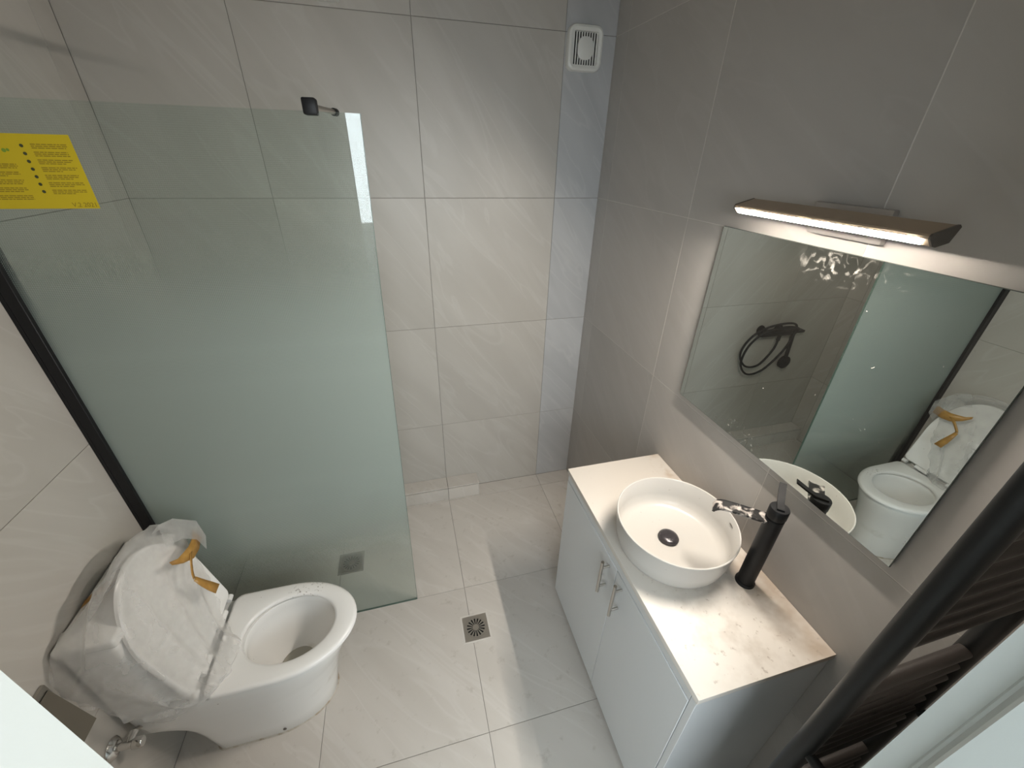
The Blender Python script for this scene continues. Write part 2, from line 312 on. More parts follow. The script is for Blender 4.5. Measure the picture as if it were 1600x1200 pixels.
# ------------------------------------------------------------------ mesh helpers
class MB:
    def __init__(s): s.v = []; s.f = []
    def add(s, vs, fs):
        o = len(s.v); s.v += [tuple(p) for p in vs]; s.f += [tuple(i + o for i in f) for f in fs]; return s
    def box(s, a, b, bev=0.0, seg=2):
        a, b = [min(a[i], b[i]) for i in range(3)], [max(a[i], b[i]) for i in range(3)]
        bm = bmesh.new(); bmesh.ops.create_cube(bm, size=1.0)
        for v in bm.verts: v.co = Vector([a[i] + (v.co[i] + 0.5) * (b[i] - a[i]) for i in range(3)])
        if bev > 0: bmesh.ops.bevel(bm, geom=bm.edges[:], offset=bev, segments=seg, affect='EDGES', profile=0.5)
        s.bm(bm); return s
    def bm(s, bm, M=None):
        bm.verts.index_update()
        s.add([(M @ v.co) if M else v.co.copy() for v in bm.verts], [[v.index for v in f.verts] for f in bm.faces]); bm.free(); return s
    def prism(s, poly, z0, z1, axis=2):
        """poly in the two other axes (cyclic order), extruded along axis"""
        def P(p, h):
            q = [0, 0, 0]; o = [i for i in range(3) if i != axis]; q[o[0]] = p[0]; q[o[1]] = p[1]; q[axis] = h; return q
        n = len(poly); vs = [P(p, z0) for p in poly] + [P(p, z1) for p in poly]
        fs = [(i, (i + 1) % n, n + (i + 1) % n, n + i) for i in range(n)] + [tuple(range(n))[::-1], tuple(range(n, 2 * n))]
        return s.add(vs, fs)
    def tube(s, path, r, n=12, caps=True):
        path = [Vector(p) for p in path]; k = len(path); rr = r if isinstance(r, (list, tuple)) else [r] * k
        t = (path[1] - path[0]).normalized(); u = t.orthogonal().normalized(); vs = []
        for i, p in enumerate(path):
            if i == 0: d = path[1] - path[0]
            elif i == k - 1: d = path[-1] - path[-2]
            else: d = (path[i + 1] - path[i]).normalized() + (path[i] - path[i - 1]).normalized()
            d.normalize(); u = (u - d * u.dot(d)).normalized(); w = d.cross(u)
            vs += [p + (u * math.cos(2 * PI * j / n) + w * math.sin(2 * PI * j / n)) * rr[i] for j in range(n)]
        fs = [(i * n + j, i * n + (j + 1) % n, (i + 1) * n + (j + 1) % n, (i + 1) * n + j) for i in range(k - 1) for j in range(n)]
        if caps: fs += [tuple(range(n))[::-1], tuple(range((k - 1) * n, k * n))]
        return s.add(vs, fs)
    def lathe(s, prof, c, n=48, axis='z', capb=True, capt=True):
        """prof: list of (radius, height)"""
        vs = []
        for (r, h) in prof:
            for j in range(n):
                a = 2 * PI * j / n
                if axis == 'z': vs.append((c[0] + r * math.cos(a), c[1] + r * math.sin(a), c[2] + h))
                elif axis == 'x': vs.append((c[0] + h, c[1] + r * math.cos(a), c[2] + r * math.sin(a)))
                else: vs.append((c[0] + r * math.sin(a), c[1] + h, c[2] + r * math.cos(a)))
        k = len(prof)
        fs = [(i * n + j, i * n + (j + 1) % n, (i + 1) * n + (j + 1) % n, (i + 1) * n + j) for i in range(k - 1) for j in range(n)]
        if capb: fs.append(tuple(range(n))[::-1])
        if capt: fs.append(tuple(range((k - 1) * n, k * n)))
        return s.add(vs, fs)
    def loft(s, rings, capb=True, capt=True):
        n = len(rings[0]); k = len(rings); vs = [p for r in rings for p in r]
        fs = [(i * n + j, i * n + (j + 1) % n, (i + 1) * n + (j + 1) % n, (i + 1) * n + j) for i in range(k - 1) for j in range(n)]
        if capb: fs.append(tuple(range(n))[::-1])
        if capt: fs.append(tuple(range((k - 1) * n, k * n)))
        return s.add(vs, fs)
    def build(s, name, mat, parent=None, smooth=40):
        me = bpy.data.meshes.new(name); me.from_pydata(s.v, [], s.f); me.update()
        bm = bmesh.new(); bm.from_mesh(me); bmesh.ops.recalc_face_normals(bm, faces=bm.faces); bm.to_mesh(me); bm.free()
        if smooth:
            for p in me.polygons: p.use_smooth = True
            me.set_sharp_from_angle(angle=math.radians(smooth))
        me.materials.append(mat)
        o = bpy.data.objects.new(name, me); COL.objects.link(o)
        if parent: o.parent = parent
        return o

def tag(o, label, cat, group=None):
    o['label'] = label; o['category'] = cat
    if group: o['group'] = group
    return o
def struct(o, label=None):
    o['kind'] = 'structure'
    if label: o['label'] = label
    return o
def thing(name, label, cat, loc=(0, 0, 0), group=None):
    o = bpy.data.objects.new(name, None); COL.objects.link(o); o.empty_display_size = 0.05; o.location = loc
    tag(o, label, cat, group); return o
class Kid:
    """collects parts of a thing whose Empty is not at the origin: meshes stay in world coordinates"""
    def __init__(s, root): s.root = root
    def __call__(s, mb, name, mat, parent=None, smooth=40):
        o = mb.build(name, mat, None, smooth)
        p = parent or s.root; o.parent = p
        if p is s.root: o.matrix_parent_inverse = Matrix.Translation(s.root.location).inverted()
        return o

# ------------------------------------------------------------------ room shell
XL, XR, YB, YF, H = -1.91, 0.0, 0.0, -1.875, 2.75
ZJ = [0.0, 0.507, 1.110, 1.714, 2.317, H]
XJ = [-2.023, -1.423, -0.823, -0.223, 0.0]
YJ = [0.0, -0.1035, -0.7035, -1.3035, -1.9035]
G = 0.0011          # half joint width
TD = 0.0022         # depth of joint below the tile face

tile_cache = {}
def tile_mesh(w, h, mat):
    key = (round(w, 4), round(h, 4), mat.name)
    if key in tile_cache: return tile_cache[key]
    mb = MB(); t = 0.006; c = 0.0005
    def ring(d, z): return [(-w / 2 + d, -h / 2 + d, z), (w / 2 - d, -h / 2 + d, z), (w / 2 - d, h / 2 - d, z), (-w / 2 + d, h / 2 - d, z)]
    mb.loft([ring(0, -t), ring(0, -c), ring(c, 0)])
    me = bpy.data.meshes.new('tile'); me.from_pydata(mb.v, [], mb.f); me.update(); me.materials.append(mat)
    tile_cache[key] = me; return me
ROT = {'floor': Matrix.Identity(3),
       'back': Matrix(((1, 0, 0), (0, 0, -1), (0, 1, 0))),      # local z -> -y, local y -> z
       'front': Matrix(((-1, 0, 0), (0, 0, 1), (0, 1, 0))),
       'right': Matrix(((0, 0, -1), (-1, 0, 0), (0, 1, 0))),    # local z -> -x, local x -> -y
       'left': Matrix(((0, 0, 1), (1, 0, 0), (0, 1, 0)))}
def lay(parent, side, plane, us, vs, mat, skip=None, hole=None):
    """us, vs: joint positions along world u, v of that side"""
    us = sorted(us); vs = sorted(vs)
    for i in range(len(us) - 1):
        for j in range(len(vs) - 1):
            a0, a1, b0, b1 = us[i] + G, us[i + 1] - G, vs[j] + G, vs[j + 1] - G
            w, h = a1 - a0, b1 - b0
            if w < 0.008 or h < 0.008: continue
            mt = mat(i, j) if callable(mat) else mat
            cu, cv = (a0 + a1) / 2, (b0 + b1) / 2
            if skip and skip(cu, cv): continue
            o = bpy.data.objects.new('tile', tile_mesh(w, h, mt)); COL.objects.link(o)
            pos = {'floor': (cu, cv, plane), 'back': (cu, plane, cv), 'front': (cu, plane, cv), 'right': (plane, cu, cv), 'left': (plane, cu, cv)}[side]
            o.matrix_local = Matrix.Translation(pos) @ ROT[side].to_4x4(); o.parent = parent
clipx = lambda L: sorted(set([XL] + [x for x in L if x > XL + 0.01]))
clipy = lambda L: sorted(set([YF] + [y for y in L if y > YF + 0.01]))

floor = struct(MB().box((XL - 0.12, YF - 0.19, -0.12), (XR + 0.12, YB + 0.12, -TD)).build('floor', GROUT, None, 0))
lay(floor, 'floor', 0.0, clipx(XJ), clipy(YJ), FLOORT)
wall_back = struct(MB().box((XL - 0.12, YB + TD, 0.0), (XR + 0.12, YB + 0.12, H)).build('wall_back', GROUT, None, 0))
lay(wall_back, 'back', YB, clipx(XJ), ZJ, lambda i, j: WALLC if i == 3 else WALLT)
wall_right = struct(MB().box((XR + 0.0006, YF - 0.19, 0.0), (XR + 0.12, YB + TD, H)).build('wall_right', GROUTL, None, 0))
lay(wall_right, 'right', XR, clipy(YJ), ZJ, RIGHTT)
wall_left = struct(MB().box((XL - TD, YF - 0.19, 0.0), (XL - 0.12, YB + TD, H)).build('wall_left', GROUT, None, 0))
lay(wall_left, 'left', XL, clipy(YJ), ZJ, WALLT)
ceiling = struct(MB().box((XL - 0.12, YF - 0.19, H), (XR + 0.12, YB + 0.12, H + 0.1)).build('ceiling', PAINT, None, 0))
# front wall with the door opening
DXL, DXR, DH = -1.200, -0.355, 2.10
YO = -2.065
wf = MB()
wf.box((XL, YF - TD, 0), (DXL, YO, H)); wf.box((DXR, YF - TD, 0), (XR, YO, H)); wf.box((DXL, YF - TD, DH), (DXR, YO, H))
wall_front = struct(wf.build('wall_front', GROUT, None, 0))
lay(wall_front, 'front', YF, [XL, -1.423, DXL], ZJ, WALLT)
lay(wall_front, 'front', YF, [DXR, 0.0], ZJ, WALLT)
lay(wall_front, 'front', YF, [DXL, -0.823, DXR], [DH, 2.317, H], WALLT)

# door frame: two jambs with a rebate and a head
door = bpy.data.objects.new('door_1', None); COL.objects.link(door); struct(door, 'white lacquered door frame around the opening')
jr = [(-0.400, -1.8745), (-0.400, -1.8985), (-0.4025, -1.9005), (-0.4025, -1.9035), (-0.407, -1.9065), (-0.412, -1.9085), (-0.415, -1.912), (-0.415, YO), (DXR, YO), (DXR, -1.8745)]
MB().prism(jr, 0.0, DH).build('door_jamb', FRAMEW, door, 25)
jl = [(-1.131, -1.828), (-1.1505, YO), (DXL, YO), (DXL, YF + 0.001), (-1.235, YF + 0.001), (-1.235, -1.828)]
MB().prism(jl, 0.0, DH).build('door_jamb', FRAMEW, door, 25)
MB().box((DXL, -1.8745, DH - 0.04), (DXR, YO, DH), 0.001).build('door_head', FRAMEW, door)

# boxed-in pipe along the foot of the back wall
BXR = -0.635; BY = -0.093; BH = 0.102
trim = struct(MB().box((XL, BY + 0.010, 0.0), (BXR - 0.002, -0.0005, BH - 0.010)).build('trim_1', DARKH, None, 0), 'low tiled ledge boxing in a pipe at the back wall')
for x0, x1 in ((XL, -1.423), (-1.423, -0.823), (-0.823, BXR)):
    MB().box((x0 + G, BY, 0.0005), (x1 - G, BY + 0.009, BH - 0.014), 0.0007, 1).build('tile', FLOORT, trim, 0)
    MB().box((x0 + G, BY, BH - 0.009), (x1 - G, -0.001, BH), 0.0007, 1).build('tile', FLOORT, trim, 0)
MB().box((BXR - 0.002, BY, 0.0005), (BXR + 0.004, -0.001, BH), 0.0007, 1).build('tile', FLOORT, trim, 0)

# small high window on the back wall (only its lower edge reaches the picture)
win = bpy.data.objects.new('window_1', None); COL.objects.link(win); struct(win, 'white framed little window high on the back wall')
fr = MB(); x0, x1, z0, z1 = -1.66, -1.062, 2.331, 2.66
for a, b in (((x0, z0), (x1, z0 + 0.05)), ((x0, z1 - 0.05), (x1, z1)), ((x0, z0 + 0.05), (x0 + 0.05, z1 - 0.05)), ((x1 - 0.05, z0 + 0.05), (x1, z1 - 0.05))):
    fr.box((a[0], -0.03, a[1]), (b[0], -0.0005, b[1]), 0.004)
fr.build('window_frame', PVC, win)
MB().box((x0 + 0.05, -0.014, z0 + 0.05), (x1 - 0.05, -0.008, z1 - 0.05)).build('pane', plain('opaque_window_pane', (0.55, 0.57, 0.56), 0.2), win, 0)

# ------------------------------------------------------------------ hall behind the door, with an unseen window added to light it
HX0, HX1, HY = -2.4, 1.3, -3.30
WX0, WX1, WZ0, WZ1 = -1.9, 1.0, 1.30, 2.345  # made-up window opening, sized for light on the toilet and glass reflection
struct(MB().box((HX0, HY, -0.12), (HX1, YO, -0.0005)).build('floor_hall', HALLF, None, 0), 'brown hall floor outside the door')
struct(MB().box((HX0, HY, 2.6), (HX1, YO, 2.7)).build('ceiling_hall', PAINT, None, 0))
struct(MB().box((HX0 - 0.1, HY, 0), (HX0, YO, 2.6)).build('wall_hall_left', HALLW, None, 0))
struct(MB().box((HX1, HY, 0), (HX1 + 0.1, YO, 2.6)).build('wall_hall_right', HALLW, None, 0))
hf = MB()
hf.box((HX0, HY, 0), (HX1, HY - 0.12, WZ0)); hf.box((HX0, HY, WZ1), (HX1, HY - 0.12, 2.6))
hf.box((HX0, HY, WZ0), (WX0, HY - 0.12, WZ1)); hf.box((WX1, HY, WZ0), (HX1, HY - 0.12, WZ1))
struct(hf.build('wall_hall_far', HALLW, None, 0))
hs = MB(); hs.box((HX0, YO - 0.001, 0), (XL - 0.12, YO - 0.06, 2.6)); hs.box((XR + 0.12, YO - 0.001, 0), (HX1, YO - 0.06, 2.6))
hs.box((XL - 0.12, YO - 0.001, 0), (DXL - 0.07, YO - 0.012, 2.6)); hs.box((DXR + 0.07, YO - 0.001, 0), (XR + 0.12, YO - 0.012, 2.6)); hs.box((DXL - 0.07, YO - 0.001, DH + 0.06), (DXR + 0.07, YO - 0.012, 2.6))
struct(hs.build('wall_hall_near', HALLW, None, 0))
hw = bpy.data.objects.new('window_2', None); COL.objects.link(hw); struct(hw, 'unseen hall window added to let in overcast daylight')
fr = MB()
for a, b in (((WX0, WZ0), (WX1, WZ0 + 0.05)), ((WX0, WZ1 - 0.05), (WX1, WZ1)), ((WX0, WZ0 + 0.05), (WX0 + 0.05, WZ1 - 0.05)), ((WX1 - 0.05, WZ0 + 0.05), (WX1, WZ1 - 0.05))):
    fr.box((a[0], HY - 0.06, a[1]), (b[0], HY - 0.02, b[1]), 0.003)
fr.build('window_frame', PVC, hw)
MB().box((WX0 + 0.05, HY - 0.045, WZ0 + 0.05), (WX1 - 0.05, HY - 0.04, WZ1 - 0.05)).build('pane', WGLASS, hw, 0)

# ------------------------------------------------------------------ shower screen
gt = 1.968
def gx(z): return -1.012 - (1.965 - z) * 0.0213        # free edge leans a little
scr = thing('shower_screen', 'frosted glass shower screen with black wall channel behind the toilet', 'shower screen', (-1.46, -0.704, 0))
K = Kid(scr)
gp = MB(); y0, y1 = -0.708, -0.700
pts = [(XL + 0.012, 0.002), (gx(0), 0.002), (gx(gt), gt), (XL + 0.012, gt)]
gp.add([(x, y0, z) for x, z in pts] + [(x, y1, z) for x, z in pts], [(0, 1, 2, 3), (7, 6, 5, 4), (0, 4, 5, 1), (1, 5, 6, 2), (2, 6, 7, 3), (3, 7, 4, 0)])
K(gp, 'glass_panel', GLASS, None, 0)
GEDGE = plain('green_glass_edge', (0.10, 0.16, 0.135), 0.2)
ge = MB()
for (za, zb) in ((0.002, gt),):
    ge.add([(gx(za) + 0.0002, y0, za), (gx(za) + 0.0014, y0, za), (gx(za) + 0.0014, y1, za), (gx(za) + 0.0002, y1, za), (gx(zb) + 0.0002, y0, zb), (gx(zb) + 0.0014, y0, zb), (gx(zb) + 0.0014, y1, zb), (gx(zb) + 0.0002, y1, zb)],
           [(0, 1, 2, 3), (4, 5, 6, 7), (0, 1, 5, 4), (1, 2, 6, 5), (2, 3, 7, 6), (3, 0, 4, 7)])
K(ge, 'free_edge', GEDGE, None, 0)
K(MB().box((XL + 0.037, y0, 0.0004), (gx(0), y1, 0.0018)), 'bottom_edge', GEDGE, None, 0)
ch = MB(); ch.box((XL + 0.0005, -0.722, 0.001), (XL + 0.010, -0.686, gt + 0.01)); ch.box((XL + 0.010, -0.722, 0.001), (XL + 0.036, -0.7085, gt + 0.01), 0.001, 1); ch.box((XL + 0.010, -0.6995, 0.001), (XL + 0.036, -0.686, gt + 0.01), 0.001, 1)
K(ch, 'wall_channel', BLACKM)
cl = MB(); cl.box((-1.140, -0.722, 1.960), (-1.108, -0.7085, 1.995), 0.004); cl.box((-1.140, -0.6995, 1.960), (-1.108, -0.686, 1.995), 0.004); cl.box((-1.138, -0.7085, 1.970), (-1.110, -0.6995, 1.993))
clamp = K(cl, 'clamp', BLACKM)
rod = MB().tube([(-1.124, -0.690, 1.979), (-1.086, -0.560, 1.978)], 0.0065, 12)
K(rod, 'support_arm', STEEL)
K(MB().tube([(-1.0865, -0.562, 1.978), (-1.0820, -0.546, 1.978)], 0.0095, 16), 'arm_end_cap', BLACKM)

# sticker on the glass
def sticker():
    t = thing('yellow_sticker', 'yellow printed instruction sticker stuck on the shower glass', 'sticker', (-1.74, -0.709, 1.755))
    K = Kid(t); y = -0.7086
    K(MB().box((-1.858, -0.7083, 1.755), (-1.630, y, 1.904)), 'paper', YELLOW, None, 0)
    def strip(a, x0, x1, zc, h): a.box((x0, y - 0.0002, zc - h / 2), (x1, y - 0.0000, zc + h / 2))
    rnd = random.Random(3)
    dots = MB()
    for k in range(7):
        zc = 1.8815 - k * 0.0151
        dots.tube([(-1.7225, y, zc), (-1.7225, y - 0.0003, zc)], 0.0034, 14)
    K(dots, 'bullet_print', DOTP)
    ln = MB()
    def para(x0, x1, ztop, rows):
        for r in range(rows):
            xe = x1 - (rnd.uniform(0.0, 0.03) if r == rows - 1 else rnd.uniform(0, 0.006)); x = x0
            while x < xe:
                w = rnd.uniform(0.004, 0.013); strip(ln, x, min(x + w, xe), ztop - r * 0.0036, 0.0019); x += w + 0.0016
    for k in range(7): para(-1.706, -1.640, 1.8845 - k * 0.0151, 3)
    for k in range(5): para(-1.845, -1.746, 1.8455 - k * 0.0158, 3)
    K(ln, 'text_print', PRINT, None, 0)['kind'] = 'stuff'
    lf = MB(); lf.tube([(-1.757, y, 1.872), (-1.757, y - 0.0003, 1.872)], 0.004, 8); lf.tube([(-1.750, y, 1.873), (-1.750, y - 0.0003, 1.873)], 0.003, 8)
    K(lf, 'leaf_print', GREENP)
    cu = bpy.data.curves.new('version_text', 'FONT'); cu.body = 'V.2 2021'; cu.size = 0.0135; cu.extrude = 0.0001; cu.align_x = 'RIGHT'
    to = bpy.data.objects.new('tmp_text', cu); COL.objects.link(to)
    bpy.context.view_layer.update()
    me = bpy.data.meshes.new_from_object(to.evaluated_get(bpy.context.evaluated_depsgraph_get()))
    bpy.data.objects.remove(to)
    me.transform(Matrix.Translation((-1.6325, y - 0.0002, 1.7585)) @ Matrix.Rotation(PI / 2, 4, 'X'))
    me.materials.clear(); me.materials.append(PRINT)
    o = bpy.data.objects.new('version_text', me); COL.objects.link(o); o.parent = t; o.matrix_parent_inverse = Matrix.Translation(t.location).inverted()
sticker()

# ------------------------------------------------------------------ extractor fan on the back wall
def rrect(cx, cz, w, h, r, n=6):
    pts = []
    for (sx, sz, a0) in ((1, 1, 0), (-1, 1, 90), (-1, -1, 180), (1, -1, 270)):
        for k in range(n + 1):
            a = math.radians(a0 + 90 * k / n)
            pts.append((cx + sx * (w / 2 - r) + r * math.cos(a), cz + sz * (h / 2 - r) + r * math.sin(a)))
    return pts
def fan():
    cx, cz = -0.142, 2.266
    t = thing('extractor_fan', 'white square extractor fan high on the back wall by the corner', 'fan', (cx, -0.0005, cz - 0.075)); K = Kid(t)
    R = lambda w, r, y: [(p[0], y, p[1]) for p in rrect(cx, cz, w, w, r)]
    K(MB().loft([R(0.150, 0.030, -0.0005), R(0.150, 0.030, -0.020), R(0.144, 0.028, -0.027), R(0.130, 0.022, -0.030), R(0.108, 0.010, -0.026), R(0.104, 0.008, -0.012)], capt=False, capb=True), 'housing', PVC)
    K(MB().loft([R(0.104, 0.008, -0.0125), R(0.104, 0.008, -0.012)]), 'duct_opening', DARKH, None, 0)
    for k in range(10):
        x = cx - 0.0495 + k * 0.011
        K(MB().box((x - 0.0027, -0.0185, cz - 0.0525), (x + 0.0027, -0.0160, cz + 0.0525)), 'slat', PVC, None, 0)
    K(MB().loft([[(p[0], y, p[1]) for p in rrect(cx, cz, 0.066 - d, 0.074 - d, 0.026)] for y, d in ((-0.018, 0), (-0.026, 0), (-0.028, 0.006))]), 'cover_plate', PVC)
fan()

# ------------------------------------------------------------------ floor drains
def drain(x0, x1, y0, y1, label, frame_mat):
    cx, cy = (x0 + x1) / 2, (y0 + y1) / 2; w = (x1 - x0)
    t = thing('floor_drain', label, 'drain', (cx, cy, 0), 'square floor drains'); K = Kid(t)
    fr = MB()
    for a, b in (((x0 - 0.007, y0 - 0.007), (x0, y1 + 0.007)), ((x1, y0 - 0.007), (x1 + 0.007, y1 + 0.007)), ((x0, y0 - 0.007), (x1, y0)), ((x0, y1), (x1, y1 + 0.007))):
        fr.box((a[0], a[1], -0.001), (b[0], b[1], 0.0012))
    K(fr, 'mortar_border', frame_mat, None, 0)
    r = w * 0.42
    # plate with round hole
    n = 48; ov = []; iv = []
    for j in range(n):
        a = 2 * PI * j / n; c, s = math.cos(a), math.sin(a); k = (w / 2) / max(abs(c), abs(s))
        ov.append((cx + c * k, cy + s * k)); iv.append((cx + c * r, cy + s * r))
    K(MB().loft([[(p[0], p[1], 0.0002) for p in ov], [(p[0], p[1], 0.0022) for p in ov], [(p[0], p[1], 0.0022) for p in iv], [(p[0], p[1], 0.0002) for p in iv]], False, False), 'plate', STEEL, None, 30)
    K(MB().lathe([(r - 0.001, 0.0003), (r - 0.001, 0.0005)], (cx, cy, 0), 32), 'sump', DARKH, None, 0)
    g = MB(); ri, ro, ns = r * 0.30, r * 0.88, 16
    hub = [(cx + ri * math.cos(2 * PI * j / 32), cy + ri * math.sin(2 * PI * j / 32)) for j in range(32)]
    g.prism(hub, 0.0006, 0.0026)
    for k in range(ns):
        a = 2 * PI * (k + 0.5) / ns; d = 2 * PI / ns
        # a bar between two slots: slot is a wedge, so bar edges run nearly parallel
        h0, h1 = d * 0.20, d * 0.255
        q = [(cx + ri * 0.95 * math.cos(a - h0), cy + ri * 0.95 * math.sin(a - h0)), (cx + ro * math.cos(a - h1), cy + ro * math.sin(a - h1)),
             (cx + ro * math.cos(a + h1), cy + ro * math.sin(a + h1)), (cx + ri * 0.95 * math.cos(a + h0), cy + ri * 0.95 * math.sin(a + h0))]
        g.prism(q, 0.0006, 0.0024)
    A = [(cx + ro * 0.985 * math.cos(2 * PI * j / 48), cy + ro * 0.985 * math.sin(2 * PI * j / 48)) for j in range(48)]
    B = [(cx + (r - 0.0006) * math.cos(2 * PI * j / 48), cy + (r - 0.0006) * math.sin(2 * PI * j / 48)) for j in range(48)]
    g.loft([[(p[0], p[1], 0.0006) for p in A], [(p[0], p[1], 0.0025) for p in A], [(p[0], p[1], 0.0025) for p in B], [(p[0], p[1], 0.0006) for p in B]], False, False)
    K(g, 'grate', STEEL, None, 30)
drain(-0.858, -0.746, -0.966, -0.854, 'square steel floor drain with radial slots on the open floor', GROUTL)
drain(-1.432, -1.320, -0.478, -0.366, 'square steel floor drain seen through the shower glass', GROUT)

# ------------------------------------------------------------------ vanity cabinet, worktop, basin, tap
VX, VY0, VY1, VZ = -0.404, -0.846, -1.651, 0.814
def vanity():
    t = thing('vanity_cabinet', 'white two-door vanity cabinet under the basin worktop', 'cabinet', (-0.2, -1.25, 0)); K = Kid(t)
    xf = -0.382; zt = VZ - 0.0205; zb = 0.075; a, b = VY0 - 0.004, VY1 + 0.004
    K(MB().box((xf, a, zb), (-0.003, a - 0.018, zt), 0.0008, 1), 'side_panel', CABW)
    K(MB().box((xf - 0.017, b, zb), (-0.003, b + 0.018, zt), 0.0008, 1), 'side_panel', CABW)
    K(MB().box((xf, a - 0.019, zb), (-0.003, b + 0.019, zb + 0.018)), 'bottom_panel', CABW, None, 0)
    K(MB().box((-0.012, a - 0.019, zb + 0.019), (-0.003, b + 0.019, zt)), 'back_panel', CABW, None, 0)
    K(MB().box((xf - 0.017, a, zt - 0.034), (xf + 0.02, b + 0.019, zt), 0.0008, 1), 'top_rail', CABW)
    K(MB().box((-0.33, a - 0.02, 0.0005), (-0.314, b + 0.02, zb)), 'plinth', CABEDGE, None, 0)
    ym = -1.268; zd = zt - 0.037
    for (d0, d1, hy) in ((a - 0.0005, ym + 0.001, -1.226), (ym - 0.001, b + 0.0195, -1.312)):
        d = K(MB().box((xf - 0.0185, d0, zb - 0.012), (xf - 0.0012, d1, zd), 0.0012, 1), 'door', CABW)
        h = MB(); hx = xf - 0.0185; z0, z1 = 0.602, 0.752
        h.tube([(hx - 0.028, hy, z0), (hx - 0.028, hy, z1)], 0.0055, 14)
        for z in (z0 + 0.028, z1 - 0.028): h.tube([(hx - 0.0005, hy, z), (hx - 0.028, hy, z)], 0.004, 10)
        o = K(h, 'handle', STEEL, d); o['label'] = 'brushed steel bar handle'
        o.matrix_parent_inverse = Matrix.Identity(4)
        o.matrix_parent_inverse = Matrix.Translation((0, 0, 0))
vanity()
tag(MB().box((VX, VY0, VZ - 0.020), (-0.0008, VY1, VZ), 0.0015, 2).build('worktop', COUNTER), 'cream stone worktop with dust stains on the white vanity', 'worktop')

def basin():
    c = (-0.224, -1.258, VZ + 0.0005)
    t = thing('wash_basin', 'round white countertop wash basin on the worktop', 'basin', c); K = Kid(t)
    h = 0.122; R = 0.178
    prof = [(0.138, 0.0), (0.150, 0.002), (0.160, 0.012), (0.167, 0.030), (0.172, 0.06), (0.1765, h - 0.006), (0.1785, h - 0.002), (0.1775, h), (0.1745, h), (0.1725, h - 0.003),
            (0.169, 0.06), (0.164, 0.034), (0.155, 0.022), (0.140, 0.0175), (0.09, 0.0155), (0.030, 0.014)]
    K(MB().lathe(prof, c, 72, 'z', True, True), 'bowl', BASINC, None, 50)
    d = K(MB().lathe([(0.031, 0.0142), (0.032, 0.020), (0.030, 0.024), (0.022, 0.0275), (0.010, 0.029), (0.001, 0.0293)], (c[0] + 0.004, c[1] + 0.012, c[2]), 36), 'drain_plug', WORNP)
    # overflow slot in the wall of the bowl nearest the tap
    ang = math.radians(-17); rr = 0.1712
    s = MB(); k = 0.011
    for j in range(1):
        p = Vector((math.cos(ang), math.sin(ang), 0)); q = Vector((-p.y, p.x, 0)); o = Vector(c) + p * rr + Vector((0, 0, 0.099))
        ringa = [o + q * (k * math.cos(2 * PI * i / 16)) + Vector((0, 0, 1)) * (0.0022 * math.sin(2 * PI * i / 16)) - p * 0.0012 for i in range(16)]
        ringb = [v + p * 0.003 for v in ringa]
        s.loft([ringa, ringb])
    K(s, 'overflow_slot', LAMPD)
WORNP = plain('dark_drain_plug', (0.05, 0.045, 0.05), 0.25, 0.3, var=0.4, vscale=60.0)
basin()

def faucet():
    c = Vector((-0.079, -1.425, VZ + 0.0005))
    t = thing('basin_tap', 'tall matt black basin tap with flat open spout', 'tap', c); K = Kid(t)
    K(MB().lathe([(0.0265, 0.0), (0.0265, 0.006), (0.0245, 0.009)], c, 40), 'base_ring', BLACKM)
    K(MB().lathe([(0.0225, 0.0092), (0.0225, 0.262), (0.0205, 0.264), (0.0205, 0.2685)], c, 40), 'body', BLACKM)
    K(MB().lathe([(0.0225, 0.2687), (0.0237, 0.271), (0.0237, 0.297), (0.0222, 0.2995)], c, 40), 'head', BLACKM)
    d = Vector((-0.765, 0.644, 0)); q = Vector((-d.y, d.x, 0)); w = 0.019
    sp = MB(); rings = []
    path = [(0.017, 0.254), (0.05, 0.2545), (0.09, 0.255), (0.118, 0.2545), (0.129, 0.252), (0.137, 0.247), (0.142, 0.240), (0.144, 0.234)]
    for i, (s, z) in enumerate(path):
        a = path[max(i - 1, 0)]; b = path[min(i + 1, len(path) - 1)]
        tx, tz = b[0] - a[0], b[1] - a[1]; l = math.hypot(tx, tz); nx, nz = -tz / l, tx / l
        ww = w if i < 6 else w * (0.93 if i == 6 else 0.85)
        o = c + d * s + Vector((0, 0, z)); n = d * nx + Vector((0, 0, nz))
        # shallow trough
        sec = [(-ww, 0.0025), (-ww + 0.0015, 0.0025), (-ww + 0.003, 0.001), (ww - 0.003, 0.001), (ww - 0.0015, 0.0025), (ww, 0.0025), (ww, -0.004), (-ww, -0.004)]
        rings.append([o + q * u + n * v for u, v in sec])
    sp.loft(rings); K(sp, 'spout', WORN, None, 30)
    # lever: flat strip rising from the head, at right angle to the spout
    e = Vector((0.69, 0.725, 0)); e.normalize(); r = Vector((-e.y, e.x, 0)); ww = 0.0085
    lv = MB(); rings = []
    for s, z in ((-0.014, 0.2998), (0.018, 0.3020), (0.035, 0.309), (0.052, 0.318), (0.066, 0.3255)):
        o = c + e * s + Vector((0, 0, z)); rings.append([o + r * ww, o - r * ww, o - r * ww + Vector((0, 0, 0.005)), o + r * ww + Vector((0, 0, 0.005))])
    lv.loft(rings); K(lv, 'lever', BLACKS, None, 30)
faucet()

